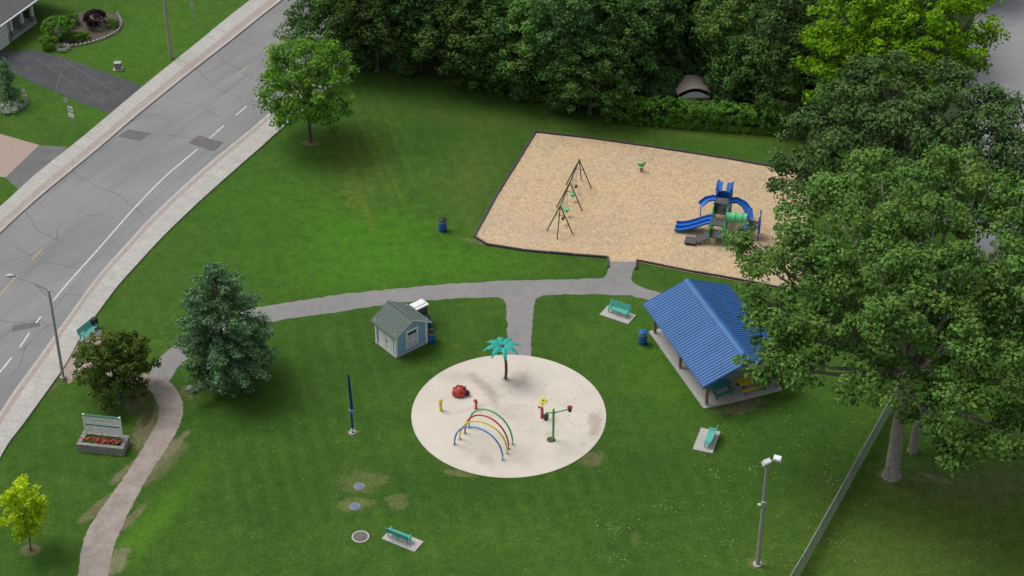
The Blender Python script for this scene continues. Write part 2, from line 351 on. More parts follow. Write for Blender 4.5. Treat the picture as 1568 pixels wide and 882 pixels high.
def crack(uv,w=.07):
    L=[P(u,v).xy for u,v in uv]; L=resample(L,max(6,int(sum((a-b).length for a,b in zip(L,L[1:]))/.35)))
    L=[p+Vector((random.gauss(0,.05),random.gauss(0,.05))) for p in L]; stroke(ck,L,w,.0062,CRACK,True)
for c in ([(40,325),(55,350),(85,368),(100,372)],[(85,368),(90,345),(130,330),(160,330)],[(20,375),(60,400),(120,410)],[(0,490),(30,495),(60,490),(75,500)],[(0,405),(40,392),(100,372)],[(110,262),(140,280),(185,300),(220,330)],
  [(150,232),(220,205),(232,206)],[(232,204),(300,212)],[(30,540),(50,520),(70,500),(92,498)],[(255,148),(300,160),(340,180)],[(330,82),(370,110),(400,130)],[(60,440),(95,450),(125,452)],[(320,240),(345,228),(395,185)],
  [(180,210),(150,235),(100,275),(60,315)],[(300,105),(330,135),(370,150)],[(10,580),(30,560),(40,530)],[(200,186),(240,175),(262,188)],[(100,410),(130,400),(150,395)],[(370,60),(405,75),(430,70)],[(0,520),(18,505)]): crack(c,.08)
for c in ([(20,445),(90,370),(200,265),(300,178),(380,112)],[(75,480),(140,405),(240,300),(330,222)]): crack(c,.05)
ck.done()
# driveways
d=B('driveway'); d.poly([P(u,v,.010) for u,v in [(-40,70),(10,78),(55,76),(110,92),(165,112),(222,133),(175,176),(120,156),(80,138),(45,124),(15,108),(-40,98)]],DRIVE)
for uv in ([(60,92),(100,120),(160,150)],[(90,88),(150,125),(190,150)],[(110,92),(95,110),(85,138)]): stroke(d,resample([P(u,v).xy for u,v in uv],12),.06,.014,CRACK)
d.done()
d=B('brick_driveway'); d.poly([P(u,v,.010) for u,v in [(-60,200),(0,205),(60,222),(10,272),(-60,262)]],PINKB); d.done()
d=B('driveway'); d.poly([P(u,v,.012) for u,v in [(60,222),(112,226),(30,292),(8,272)]],DRIVE2); d.done()
# park paths
b=B('footpath')
up=[(225,580),(235,557),(262,532),(283,515),(330,490),(385,473),(450,462),(520,451),(600,442),(700,434),(780,430),(850,428),(926,426),(931,415),(932,400),(974,400),(968,418),(968,432),(985,440),(1012,449),(1060,458)]
dn=[(1060,480),(1010,466),(1000,461),(965,453),(900,451),(832,452),(820,458),(817,470),(814,510),(813,556),(776,556),(777,510),(775,468),(771,458),(760,455),(700,457),(640,461),(580,468),(520,477),(450,487),(400,496),(345,516),(300,540),(270,565),(258,585)]
def dens(l):
    o=[]
    for a,c in zip(l,l[1:]):
        A_=P(*a).xy;C_=P(*c).xy;n=max(1,int((C_-A_).length/.45))
        for k in range(n): o.append(A_.lerp(C_,k/n)+Vector((random.gauss(0,.05),random.gauss(0,.05))))
    return o+[P(*l[-1]).xy]
poly=dens(up)+dens(dn); b.poly([(p.x,p.y,.010) for p in poly],PATH); b.done()
b=B('brick_path')
band(b,gline([(112,548),(150,572),(200,585),(228,598),(240,615),(243,632),(236,655),(217,688),(192,728),(166,764),(140,802),(126,836),(119,885),(112,960)]),
  gline([(125,530),(165,552),(215,570),(252,580),(271,598),(281,624),(275,651),(256,686),(229,726),(206,768),(186,808),(173,845),(166,885),(160,960)]),.016,BRICKP,0,140,.05)
b.poly([P(u,v,.018) for u,v in [(105,588),(88,560),(128,500),(160,510),(140,560),(128,575)]],PINKB); b.done()
# splash pad
a0=P(779,543.5);a1=P(779,732);cy=(a0.y+a1.y)/2;ry=(a0.y-a1.y)/2
vm=min(range(600,680),key=lambda v:abs(P(779,v).y-cy)); pc=P(779,vm); rx=149/784*(P(1568,vm).x)
b=B('splash_pad'); N=96
ring=[(pc.x+rx*math.cos(2*math.pi*i/N),cy+ry*math.sin(2*math.pi*i/N)) for i in range(N)]
b.prism(ring,-.02,.03,PADM)
for (cx,cv,n,rr) in ((862,597,14,1.5),(888,640,16,.9),(800,640,18,1.6),(770,628,10,1.0)):
    c=P(cx,cv,.034)
    for i in range(n):
        t=2*math.pi*i/n; q=(c.x+rr*math.cos(t),c.y+rr*math.sin(t)); b.prism([(q[0]+.05*math.cos(k),q[1]+.05*math.sin(k)) for k in np.linspace(0,5.5,7)],.03,.036,JOINT)
b.done()
# playground
b=B('playground_mulch')
pg=[(820,203),(900,212),(1000,226),(1110,243),(1215,262),(1246,268),(1225,448),(1180,440),(1140,432),(1060,418),(975,401),(931,401),(931,394),(880,390),(800,383),(745,375),(726,363),(760,300),(790,252)]
b.poly([P(u,v,.03) for u,v in pg],MULCH); b.done()
b=B('timber_edging')
W_=[P(*x).xy for x in [(974,413),(975,400),(1060,417),(1140,431),(1180,439),(1225,448),(1246,268),(1215,262),(1110,243),(1000,226),(900,212),(820,203),(790,252),(760,300),(726,363),(745,375),(800,384),(880,391),(931,395),(931,410)]]
for p,q in zip(W_,W_[1:]):
    L=(q-p).length;n=max(1,round(L/2.4));a=math.atan2(q.y-p.y,q.x-p.x)
    for k in range(n):
        c=p.lerp(q,(k+.5)/n); b.box((c.x,c.y,.10+random.uniform(-.02,.02)),(L/n-.04,.14,.18),EDGE,rz=a+random.uniform(-.012,.012))
b.done()
b=B('parking_lot'); b.poly([P(u,v,.012) for u,v in [(1512,-60),(1478,90),(1476,250),(1500,430),(1600,470),(2200,470),(2200,-60)]],PARK); b.done()
b=B('forest_floor'); b.poly([P(u,v,.006) for u,v in [(500,85),(600,108),(700,125),(850,165),(940,182),(1215,196),(1270,230),(1476,200),(1478,90),(1512,-60),(1500,-260),(800,-260),(640,10)]],UNDER); b.done()
# ---------------------------------------------------------------- foliage
def rdir(n,up=0.0):
    d=RN.normal(size=(n,3)); d[:,2]+=up; return d/np.linalg.norm(d,axis=1)[:,None]
class Leaves:
    def __init__(s): s.c=[];s.n=[];s.sz=[];s.t=[]
    def clump(s,c,r,n,size,tint,flat=.75,up=.35):
        d=rdir(n,up); k=RN.uniform(.45,1.08,size=(n,1))
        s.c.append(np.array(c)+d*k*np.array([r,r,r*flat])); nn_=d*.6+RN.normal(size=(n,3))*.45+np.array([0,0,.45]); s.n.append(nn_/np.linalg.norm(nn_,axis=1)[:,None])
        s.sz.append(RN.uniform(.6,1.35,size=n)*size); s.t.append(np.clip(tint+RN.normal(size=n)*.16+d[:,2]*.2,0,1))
    def arrays(s,asp=.6):
        c=np.concatenate(s.c);n=np.concatenate(s.n);sz=np.concatenate(s.sz)[:,None];t=np.concatenate(s.t)
        a=np.cross(n,RN.normal(size=n.shape)); a/=np.linalg.norm(a,axis=1)[:,None]; b=np.cross(n,a)
        v=np.stack([c-a*sz*.5,c-b*sz*.5*asp+n*sz*.1,c+a*sz*.5,c+b*sz*.5*asp+n*sz*.1],1).reshape(-1,3); return v,t
def leafmesh(name,L,leafm,wood=None,asp=.6):
    v,t=L.arrays(asp); nq=len(t)
    wv=[];wf=[];
    if wood: wv=wood.p['v'];wf=wood.p['f']
    me=bpy.data.meshes.new(name); nv=len(wv)
    allv=np.concatenate([np.array(wv,dtype=float).reshape(-1,3),v]) if nv else v
    wl_=[i for f in wf for i in f]; loops=np.concatenate([np.array(wl_,dtype=np.int32),np.arange(nq*4,dtype=np.int32)+nv])
    ls=[len(f) for f in wf]; starts=np.concatenate([np.cumsum([0]+ls)[:len(ls)],np.arange(nq)*4+len(wl_)]).astype(np.int32)
    me.vertices.add(len(allv)); me.vertices.foreach_set('co',allv.astype(np.float32).ravel())
    me.loops.add(len(loops)); me.loops.foreach_set('vertex_index',loops)
    me.polygons.add(len(starts)); me.polygons.foreach_set('loop_start',starts)
    me.materials.append(leafm)
    if wood: me.materials.append(wood.p['mats'][0])
    me.polygons.foreach_set('material_index',np.concatenate([np.ones(len(wf)),np.zeros(nq)]).astype(np.int32))
    me.update(calc_edges=True); me.validate()
    at=me.attributes.new('tint','FLOAT','FACE'); at.data.foreach_set('value',np.concatenate([np.zeros(len(wf)),t]).astype(np.float32))
    return me
def place(name,me,loc=(0,0,0),rz=0,sc=1):
    o=bpy.data.objects.new(name,me); S.collection.objects.link(o); o.location=loc; o.rotation_euler=(0,0,rz)
    o.scale=sc if isinstance(sc,tuple) else (sc,sc,sc); return o
def crown(lobes,leafm,bark,trunk_h,tr,name,size=.33,dens=5.0,nl=75,crange=(.5,1.0),base=(0,0,0),limbs=True,flat=.85,inner=.12,cflat=.75,extra=()):
    L=Leaves(); cs=np.array([l[0] for l in lobes]);rs=np.array([l[1] for l in lobes])
    for c,r in lobes:
        lt=RN.uniform(-.14,.14); n=max(6,int(dens*r*r))
        for i in range(n):
            d=rdir(1,.25)[0]; k=RN.uniform(.78,1.12) if RN.rand()>inner else RN.uniform(.3,.7)
            p=np.array(c)+d*r*k*np.array([1,1,flat])
            dd=np.linalg.norm((cs-p),axis=1)/rs
            if (dd<.66).sum()>=1 and k>.7: continue
            cr=RN.uniform(*crange)
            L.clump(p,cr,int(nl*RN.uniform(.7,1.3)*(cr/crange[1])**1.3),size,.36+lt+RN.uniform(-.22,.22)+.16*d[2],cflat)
    w=B('w'); base=Vector(base); top=base+Vector((0,0,trunk_h))
    tp=[base,base+Vector((0,0,.25)),base.lerp(top,.5)+Vector((random.uniform(-.1,.1),random.uniform(-.1,.1),0)),top]
    w.tube(tp,[tr*1.5,tr*1.1,tr*.95,tr*.8],bark,9)
    if limbs:
        for c,r in lobes:
            e=Vector(c); m=top.lerp(e,.5)+Vector((random.uniform(-.5,.5),random.uniform(-.5,.5),random.uniform(-.8,.3)))
            w.tube([top-Vector((0,0,.3)),top.lerp(m,.5),m,m.lerp(e,.6),e],[tr*.5,tr*.42,tr*.3,tr*.2,tr*.07],bark,6)
            for k in range(3):
                q=e+Vector(rdir(1,.2)[0])*r*.8; w.tube([m.lerp(e,.5),(m.lerp(e,.5)).lerp(q,.5)+Vector((0,0,.2)),q],[tr*.16,tr*.1,tr*.03],bark,5)
    for pts,r0 in extra:
        w.tube([top-Vector((0,0,1))]+[Vector(p) for p in pts],[tr*.5]+[r0*(1-i/len(pts)) +.02 for i in range(len(pts))],bark,6)
        for i,p in enumerate(pts):
            for k in range(3+2*i):
                q=Vector(p)+Vector((RN.normal()*1.0,RN.normal()*.5-.5,RN.normal()*.5+.25)); L.clump(tuple(q),RN.uniform(.4,.8),int(nl*.45),size,.4+RN.uniform(-.2,.2),cflat)
    return leafmesh(name,L,leafm,w)
def autol(h,R,z0,n):
    lb=[]; 
    for i in range(n):
        t=(i+.5)/n; z=z0+(h-z0)*(.12+.76*t); prof=math.sin(math.pi*min(.98,(.22+.70*t)))**.6
        a=i*2.4+random.uniform(-.4,.4); rr=R*.62*prof*random.uniform(.75,1.1); lr=R*random.uniform(.34,.46)*(.75+.35*prof)
        lb.append(((rr*math.cos(a),rr*math.sin(a),z),lr))
    lb.append(((0,0,h-R*.4),R*.42)); lb.append(((0,0,z0+(h-z0)*.45),R*.5)); return lb
def lobeset(ls): return [(tuple(Q(u,v,Y)),r) for u,v,Y,r in ls]
A_=lobeset([(1165,560,111,1.5),(1180,505,112,2.0),(1155,455,114,1.2),(1172,408,116,1.7),(1148,368,118,1.0),(1225,560,109,1.8),(1235,345,117,2.1),(1262,420,113,2.4),(1290,500,110,2.4),(1350,275,119,2.1),(1335,340,115,2.4),(1350,420,110,2.7),(1385,505,106,2.6),(1320,580,107,1.7),
 (1430,350,114,2.6),(1450,440,109,2.7),(1520,400,111,2.6),(1460,270,119,2.0),(1565,330,115,2.5),(1580,470,108,2.7),(1500,530,105,2.5),(1400,610,105,1.8),(1455,610,103,2.1),(1555,580,104,2.3),(1500,650,102,1.7),(1440,660,103,1.3),(1555,665,102,1.6),(1480,705,101,1.0),(1640,400,112,4),(1640,560,106,4),(1400,560,112,3.0),(1330,470,114,3.0),(1470,510,113,3.0),(1290,300,120,1.9),(1230,470,112,1.7),(1215,400,115,1.6),(1395,300,117,1.8),(1510,300,117,1.9),(1400,455,113,2.4),(1530,470,112,2.4)])
limbsA=[([Q(1340,550,109),Q(1285,500,109.5),Q(1235,492,110),Q(1190,502,111)],.13),([Q(1430,550,108),Q(1485,470,108.5),Q(1530,450,109),Q(1580,430,110)],.12)]
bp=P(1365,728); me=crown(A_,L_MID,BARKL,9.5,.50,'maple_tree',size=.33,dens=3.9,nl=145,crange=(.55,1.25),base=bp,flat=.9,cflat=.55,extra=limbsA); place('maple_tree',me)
w=B('maple_tree'); L=Leaves()
for i in range(20): L.clump((RN.uniform(-3,3),RN.uniform(-2,3),RN.uniform(10,13)),.9,70,.36,.4)
w.tube([(0,0,0),(0,0,.3),(.1,0,4),(.3,0.2,10.5)],[.42,.32,.28,.16],BARKL,9); place('maple_tree',leafmesh('maple_tree',L,L_MID,w),P(1397,690))
C_=lobeset([(1235,215,138,2.4),(1215,262,134,1.9),(1290,180,139,2.9),(1300,255,134,3.0),(1360,140,140,3.1),(1375,215,136,3.5),(1440,160,139,3.4),(1455,245,134,3.6),(1520,190,137,3.1),(1545,245,134,2.8),(1390,300,131,3.3),(1480,310,131,3.1),(1250,300,131,2.1),(1330,310,131,2.4),(1560,300,132,3)])
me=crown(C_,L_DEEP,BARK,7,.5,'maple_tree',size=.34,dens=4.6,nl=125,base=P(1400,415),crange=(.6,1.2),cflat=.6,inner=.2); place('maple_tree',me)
D_=lobeset([(1255,125,150,1.8),(1262,75,152,2.3),(1290,25,154,2.5),(1335,90,151,2.8),(1355,30,154,2.9),(1400,110,149,2.4),(1420,50,152,3.0),(1475,85,151,2.2),(1490,25,153,2.6),(1430,-10,155,2.8),(1330,-15,156,2.8),(1235,100,152,1.1)])
me=crown(D_,L_BRI,BARK,6,.4,'ash_tree',size=.36,dens=4.8,nl=90,base=P(1385,238),crange=(.5,1.1),cflat=.6,inner=.2); place('ash_tree',me)
types=[]
for i,(h,R,z0,n,lm) in enumerate(((14,5.2,1.6,16,L_DARK),(16,4.6,2.0,16,L_DEEP),(12,5.6,1.2,15,L_DARK),(15,5,2.5,13,L_MID))):
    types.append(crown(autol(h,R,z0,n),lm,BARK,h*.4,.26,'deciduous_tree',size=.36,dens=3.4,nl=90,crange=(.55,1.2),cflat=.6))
def conifer(name,h,R,leafm,z0=.8,step=.42,nb=7,tn=34,size=.3,asp=.35,pw=1.0,droop=.12,tr=.2,ex=1.15,tuft=(.26,.46)):
    L=Leaves(); w=B('w'); w.tube([(0,0,0),(0,0,h*.5),(0,0,h*.97)],[tr,tr*.6,.03],BARK,8)
    z=z0
    while z<h-.2:
        t=(z-z0)/(h-z0); R0=R*(1-t**ex)**.8*pw*(min(1,.62+t*2.2)); 
        for k in range(nb if t<.75 else 5):
            a=RN.uniform(0,6.28); r=max(.25,R0*RN.uniform(.6,1.16)); dz=-droop*r+RN.uniform(-.1,.25)+.25*t*r
            e=Vector((math.cos(a)*r,math.sin(a)*r,z+dz)); w.tube([(0,0,z),(e.x*.5,e.y*.5,z+dz*.2),e],[.045,.03,.012],BARK,4)
            m=max(2,int(r/.5)); bt=RN.uniform(-.18,.18)
            for j in range(m):
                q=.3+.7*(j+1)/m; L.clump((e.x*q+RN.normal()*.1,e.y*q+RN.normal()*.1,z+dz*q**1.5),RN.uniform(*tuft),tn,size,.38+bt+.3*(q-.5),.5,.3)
        z+=step*RN.uniform(.8,1.2)
    return leafmesh(name,L,leafm,w,asp)
spr=conifer('spruce_tree',15,3.4,L_DARK,1,.6,7,26,.38)
rows=[(520,96,2,.85),(585,108,0,.85),(645,112,1,.85),(700,124,2,.9),(762,132,0,.9),(822,146,3,.8),(868,160,1,.9),(905,176,2,.72),(948,150,0,.85),
 (1000,128,1,.8),(1112,134,3,.75),(1150,150,2,.75),(1190,170,1,.85),(1225,190,0,.8),(1250,160,2,.9),
 (560,62,3,1),(625,72,0,1),(690,72,4,1),(745,82,1,1),(810,92,2,1.05),(870,100,4,.95),(930,100,1,1),(985,80,0,1),(1050,88,4,.95),(1080,96,1,.8),(1110,85,1,1),(1170,110,0,1),(1220,110,4,1),
 (610,20,1,1.1),(680,25,2,1.1),(750,30,0,1.1),(820,35,1,1.1),(890,40,0,1.1),(960,35,2,1.1),(1030,25,1,1.1),(1100,30,0,1.1),(1170,40,2,1.1),(1240,50,1,1.1),(1300,60,0,1),(1390,90,2,1),
 (650,-35,0,1.15),(730,-35,2,1.15),(810,-35,1,1.15),(890,-35,0,1.15),(970,-35,2,1.15),(1050,-35,0,1.15),(1130,-35,1,1.15),(1210,-30,2,1.15),(1290,-30,0,1.15),(1380,-30,1,1.1),(1460,-20,2,1.)]
for u,v,k,sc in rows:
    p=P(u+random.uniform(-8,8),v+random.uniform(-5,5))
    if k==4: place('spruce_tree',spr,p,random.uniform(0,6.28),sc)
    else: place('deciduous_tree',types[k],p,random.uniform(0,6.28),(sc*random.uniform(.92,1.1),sc*random.uniform(.92,1.1),sc*random.uniform(.85,1.05)))
me=crown(autol(10.3,4.4,1.9,19),L_YOU,BARK,4,.16,'young_maple_tree',size=.3,dens=5.2,nl=80,crange=(.4,.95),cflat=.55,inner=.2); place('young_maple_tree',me,P(475,217))
place('pine_tree',conifer('pine_tree',11.0,4.1,L_PINE,.7,.46,7,52,.30,.35,ex=1.9,tuft=(.34,.62)),P(347,588))
me=crown([((x*1.12,y*1.12,z),r*1.05) for (x,y,z),r in autol(5.9,2.75,.4,16)],L_BRN,BARK,2,.13,'crabapple_tree',size=.22,dens=13,nl=70,crange=(.28,.48),inner=.2); place('crabapple_tree',me,P(184,608))
me=crown(autol(5.9,1.9,1.3,13),L_YEL,BARK,2.4,.07,'young_maple_tree',size=.22,dens=13,nl=64,crange=(.25,.5),cflat=.6,inner=.2); place('young_maple_tree',me,P(47,842))
def shrub(name,u,v,R,h,lm,size=.18):
    L=Leaves(); 
    for i in range(int(16*R*R*max(1,h))+8):
        d=rdir(1,.3)[0]; L.clump((d[0]*R*.75,d[1]*R*.75,max(.12,h*.5+d[2]*h*.42)),.3,42,size,.4+RN.uniform(-.2,.2))
    place(name,leafmesh(name,L,lm),P(u,v))
shrub('shrub',90,58,1.9,2.2,L_HEDGE); shrub('shrub',75,72,1.2,1.2,L_YOU); shrub('purple_shrub',147,40,1.3,1.7,L_PURP); shrub('shrub',118,62,.8,.8,L_HEDGE); shrub('shrub',172,42,.7,.8,L_HEDGE); shrub('shrub',110,38,.9,1,L_HEDGE); shrub('shrub',130,60,.6,.6,L_YOU)
shrub('flower_bed',18,168,1.3,.6,FLOWW,.14); shrub('flower_bed',95,76,.9,.4,FLOWW,.12)
place('spruce_tree',conifer('small_spruce',4.6,1.1,L_PINE,.3,.3,7,26,.2),P(16,158))
for (u,v,R,h) in ((560,103,1.8,2.2),(620,112,1.6,1.8),(800,152,1.5,2),(860,168,1.6,2.2),(1225,205,1.6,1.8),(1008,158,2,2.4),(1115,165,1.8,2.2),(1100,150,2,3),(1020,146,2,3),(1060,122,2.4,3)): shrub('shrub',u,v,R,h,L_DEEP,.26)
def hedge(uv0,uv1,wd,h):
    p,q=P(*uv0),P(*uv1); L_=(q-p).length; a=math.atan2(q.y-p.y,q.x-p.x); L=Leaves(); n=int(L_*(wd+2*h)*5)
    for i in range(n):
        s=RN.uniform(0,L_); k=RN.uniform(0,wd+2*h)
        if k<h: y,z=-wd/2,k
        elif k<h+wd: y,z=k-h-wd/2,h
        else: y,z=wd/2,k-h-wd
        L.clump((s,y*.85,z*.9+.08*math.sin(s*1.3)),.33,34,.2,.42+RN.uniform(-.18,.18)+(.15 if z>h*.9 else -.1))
    place('hedge',leafmesh('hedge',L,L_HEDGE),p,a)
hedge((930,182),(1215,203),1.8,2.4); hedge((690,126),(850,158),1.2,1.6)
# fallen leaves / clover on the lawn
vs=[];fs=[]
def litter(n,u0,u1,v0,v1,sz):
    for i in range(n):
        p=P(random.uniform(u0,u1),random.uniform(v0,v1))+Vector((random.gauss(0,.4),random.gauss(0,.4),0)); a=random.uniform(0,3.1); s_=sz*random.uniform(.35,1.4); dx,dy=math.cos(a)*s_,math.sin(a)*s_; k=len(vs)
        vs.extend([(p.x-dx,p.y-dy,.012),(p.x+dy*.6,p.y-dx*.6,.016),(p.x+dx,p.y+dy,.012),(p.x-dy*.6,p.y+dx*.6,.016)]); fs.append((k,k+1,k+2,k+3))
litter(300,820,1560,480,880,.04); litter(300,1060,1560,620,880,.045); litter(140,250,820,560,880,.035); litter(50,640,930,545,730,.03)
for i in range(14): u=random.uniform(900,1500); v=random.uniform(600,860); litter(random.randint(8,22),u,u+random.uniform(15,50),v,v+random.uniform(8,22),.05)
meshobj('fallen_leaves',[(x,y,z+.03) for x,y,z in vs],fs,[LITTER])
# ---------------------------------------------------------------- pavilion
c=P(1078,627); d1=P(1195,600)-c; d2=P(995,515)-c; rt=(math.atan2(d1.y,d1.x)+math.atan2(d2.y,d2.x)-math.pi/2)/2
b=B('picnic_pavilion',c,rt); WX,LY=6.6,10.4
b.part('slab'); b.box((WX/2,LY/2,.06),(WX,LY,.14),CONC)
b.part('posts')
for x in (.35,WX-.35):
    for y in (.35,LY/2,LY-.35): b.box((x,y,1.3),(.2,.2,2.35),WOODP); b.box((x,y,.2),(.26,.26,.14),STEEL)
b.part('beams')
for x in (.35,WX-.35): b.box((x,LY/2,2.55),(.16,LY+.3,.26),WOODP)
ex0,ex1,ey0,ey1=-.45,WX+.45,-.45,LY+.45; mx_=WX/2; ez,rz_=2.62,4.05
for y in np.linspace(.35,LY-.35,6):
    b.box((mx_,y,2.68),(WX+.3,.1,.16),WOODP); b.box((mx_,y,3.2),(.1,.1,1.1),WOODP)
b.part('roof')
for (xa,za,xb,zb) in ((ex0,ez,mx_,rz_),(ex1,ez,mx_,rz_)):
    b.add([(xa,ey0,za),(xb,ey0,zb),(xb,ey1,zb),(xa,ey1,za),(xa,ey0,za-.09),(xb,ey0,zb-.09),(xb,ey1,zb-.09),(xa,ey1,za-.09)],[(0,1,2,3),(4,5,6,7),(0,1,5,4),(2,3,7,6),(0,3,7,4)],ROOFB)
    n=38; sl_=math.atan2(zb-za,xb-xa); ln=math.hypot(xb-xa,zb-za)
    for k in range(n+1):
        y=ey0+.04+(ey1-ey0-.08)*k/n; b.box(((xa+xb)/2,y,(za+zb)/2+.022),(ln-.02,.05,.05),ROOFB,ry=-sl_)
b.part('ridge_cap'); b.box((mx_-.14,LY/2,rz_+.02),(.32,ey1-ey0+.03,.04),ROOFB,ry=-.38); b.box((mx_+.14,LY/2,rz_+.02),(.32,ey1-ey0+.03,.04),ROOFB,ry=.38)
b.part('fascia')
for y in (ey0-.02,ey1+.02):
    for xa,s_ in ((ex0,1),(ex1,-1)):
        b.add([(xa,y-.02,ez-.2),(mx_,y-.02,rz_-.2),(mx_,y-.02,rz_),(xa,y-.02,ez),(xa,y+.015,ez-.2),(mx_,y+.015,rz_-.2),(mx_,y+.015,rz_),(xa,y+.015,ez)],[(0,1,2,3),(4,5,6,7),(0,1,5,4),(2,3,7,6)],ROOFB)
b.part('gable_panel')
b.add([(ex0+.5,.3,ez),(ex1-.5,.3,ez),(mx_,.3,rz_-.12)],[(0,1,2)],WHITE)
b.done()
def ptable(x,y,mat,r=0):
    o=Matrix.Rotation(rt,3,'Z')@Vector((x,y,0))+c; t=B('picnic_table',(o.x,o.y,.13),rt+r)
    for k in range(5): t.box((0,-.32+.16*k,.74),(1.9,.14,.05),mat)
    for s_ in (-1,1):
        for k in (0,1): t.box((0,s_*(.62+.15*k),.44),(1.9,.13,.05),mat)
        t.box((s_*.7,0,.42),(.08,1.6,.08),DARK)
        for q in (-1,1): t.box((s_*.7,q*.42,.36),(.08,.08,.86),DARK,rx=q*.5)
    t.done()
ptable(1.9,1.3,TABLE,.2); ptable(4.3,1.1,YEL,.1); ptable(3.2,4.6,TABLE,1.5); ptable(3.3,8,TABLE,0)
# ---------------------------------------------------------------- shed
c=P(607,547); d1=P(652,525)-c; rt2=math.atan2(d1.y,d1.x); b=B('storage_shed',c,rt2); w_,dp=2.95,2.5
b.part('walls'); b.box((w_/2,dp/2,1.15),(w_,dp,2.3),LBLUE); b.add([(0,0,2.3),(w_,0,2.3),(w_/2,0,3.15)],[(0,1,2)],LBLUE); b.add([(0,dp,2.3),(w_,dp,2.3),(w_/2,dp,3.15)],[(0,1,2)],LBLUE)
for z in np.arange(.15,2.3,.18):
    b.box((w_/2,-.006,z),(w_-.1,.012,.02),LBLUE); b.box((-.006,dp/2,z),(.012,dp-.1,.02),LBLUE)
b.part('corner_trim')
for x,y in ((0,0),(w_,0),(0,dp),(w_,dp)): b.box((x,y,1.14),(.2,.2,2.28),WHITE)
b.part('foundation'); b.box((w_/2,dp/2,.05),(w_+.25,dp+.25,.1),CONC)
b.part('side_doors'); b.box((-.03,.75,1.08),(.06,.95,1.95),WHITE); b.box((-.03,1.72,1.08),(.06,.95,1.95),WHITE); b.box((-.05,1.235,1.08),(.04,.04,1.9),STEEL)
b.box((-.075,1.1,1.0),(.04,.05,.2),DARK)
b.part('front_window'); b.box((1.55,-.03,1.2),(1.2,.06,1.7),WHITE); b.box((1.55,-.05,1.15),(1.0,.06,1.45),M('window_blind',(.5,.53,.58),(.4,.44,.5))); b.box((1.55,-.07,1.72),(.8,.05,.22),GLASS); b.box((1.55,-.085,1.0),(1.0,.03,.05),WHITE); b.box((1.55,-.085,1.0),(.05,.03,1.2),WHITE)
b.part('roof'); o_=.35; rz0=2.3-o_*.57*.9
for xa in (-o_,w_+o_):
    b.add([(xa,-o_,rz0),(w_/2,-o_,3.2),(w_/2,dp+o_,3.2),(xa,dp+o_,rz0),(xa,-o_,rz0-.1),(w_/2,-o_,3.1),(w_/2,dp+o_,3.1),(xa,dp+o_,rz0-.1)],[(0,1,2,3),(4,5,6,7),(0,3,7,4)],SHINGLE)
    for y in (-o_-.02,dp+o_+.02): b.add([(xa,y,rz0-.12),(w_/2,y,3.06),(w_/2,y,3.2),(xa,y,rz0)],[(0,1,2,3)],WHITE)
b.box((w_/2,dp/2,3.21),(.2,dp+2*o_,.04),HROOF); b.done()
def barrel(u,v,mat=BARREL,h=.95,r=.32,lid=DARK):
    b=B('trash_barrel',P(u,v)); b.part('drum'); b.tube([(0,0,.02),(0,0,.06),(0,0,.3),(0,0,.32),(0,0,.34),(0,0,.62),(0,0,.64),(0,0,.66),(0,0,h)],[r*.96,r,r,r*1.06,r,r,r*1.06,r,r],mat,18)
    b.part('rim'); b.tube([(0,0,h-.01),(0,0,h+.07)],[r*1.07,r*1.07],lid,18); b.part('lid'); b.tube([(0,0,h+.07),(0,0,h+.16)],[r*.95,r*.5],lid,18)
    b.part('bag'); b.tube([(0,0,h-.16),(0,0,h-.05)],[r*1.03,r*1.05],STEEL,18); b.done()
barrel(678,353,h=1.1,r=.34); barrel(984,526,lid=BARREL,h=1.1,r=.34); barrel(661,522); barrel(654,500); 
b=B('storage_bin',P(642,494),rt2); b.part('bin'); b.box((0,0,.85),(1.2,.8,1.6),GREYP); b.part('lid'); b.box((0,0,1.74),(1.35,.95,.12),WHITE); b.box((0,.1,1.83),(1.2,.6,.06),WHITE); b.done()
# ---------------------------------------------------------------- benches
def bench(u,v,rot,slab=(2.3,1.3),off=(0,0)):
    b=B('park_bench',P(u,v),math.radians(rot)); b.part('slab'); b.box((off[0],off[1],.03),(slab[0],slab[1],.08),CONC)
    b.part('seat')
    for k in range(4): b.box((0,-.18+.125*k,.48),(1.85,.10,.04),TEAL)
    b.part('backrest')
    for k in range(4): b.box((0,.28+.035*k,.60+.12*k),(1.85,.035,.10),TEAL,rx=-.25)
    b.part('legs')
    for x in (-.8,0,.8):
        b.box((x,0,.42),(.06,.52,.06),TEAL); b.box((x,-.18,.24),(.06,.06,.44),TEAL,rx=.1); b.box((x,.22,.25),(.06,.06,.44),TEAL,rx=-.1); b.box((x,.34,.72),(.05,.05,.6),TEAL,rx=-.25)
        if x: b.box((x,.02,.66),(.07,.5,.04),TEAL)
    b.done()
bench(947,482,-30,(2.6,1.4),(0,-.1)); bench(1086,676,252,(2.6,1.5),(0,-.2)); bench(612,826,150,(2.7,1.2),(-.25,0)); bench(137,514,60,(2,1),(0,0))
b=B('trash_can',P(146,503)); b.part('can'); b.tube([(0,0,0),(0,0,.85)],[.26,.3],DARK,16); b.part('rim'); b.tube([(0,0,.85),(0,0,.9)],[.33,.33],DARK,16); b.part('dome'); b.ball((0,0,.9),(.3,.3,.2),DARK,14,0); b.done()
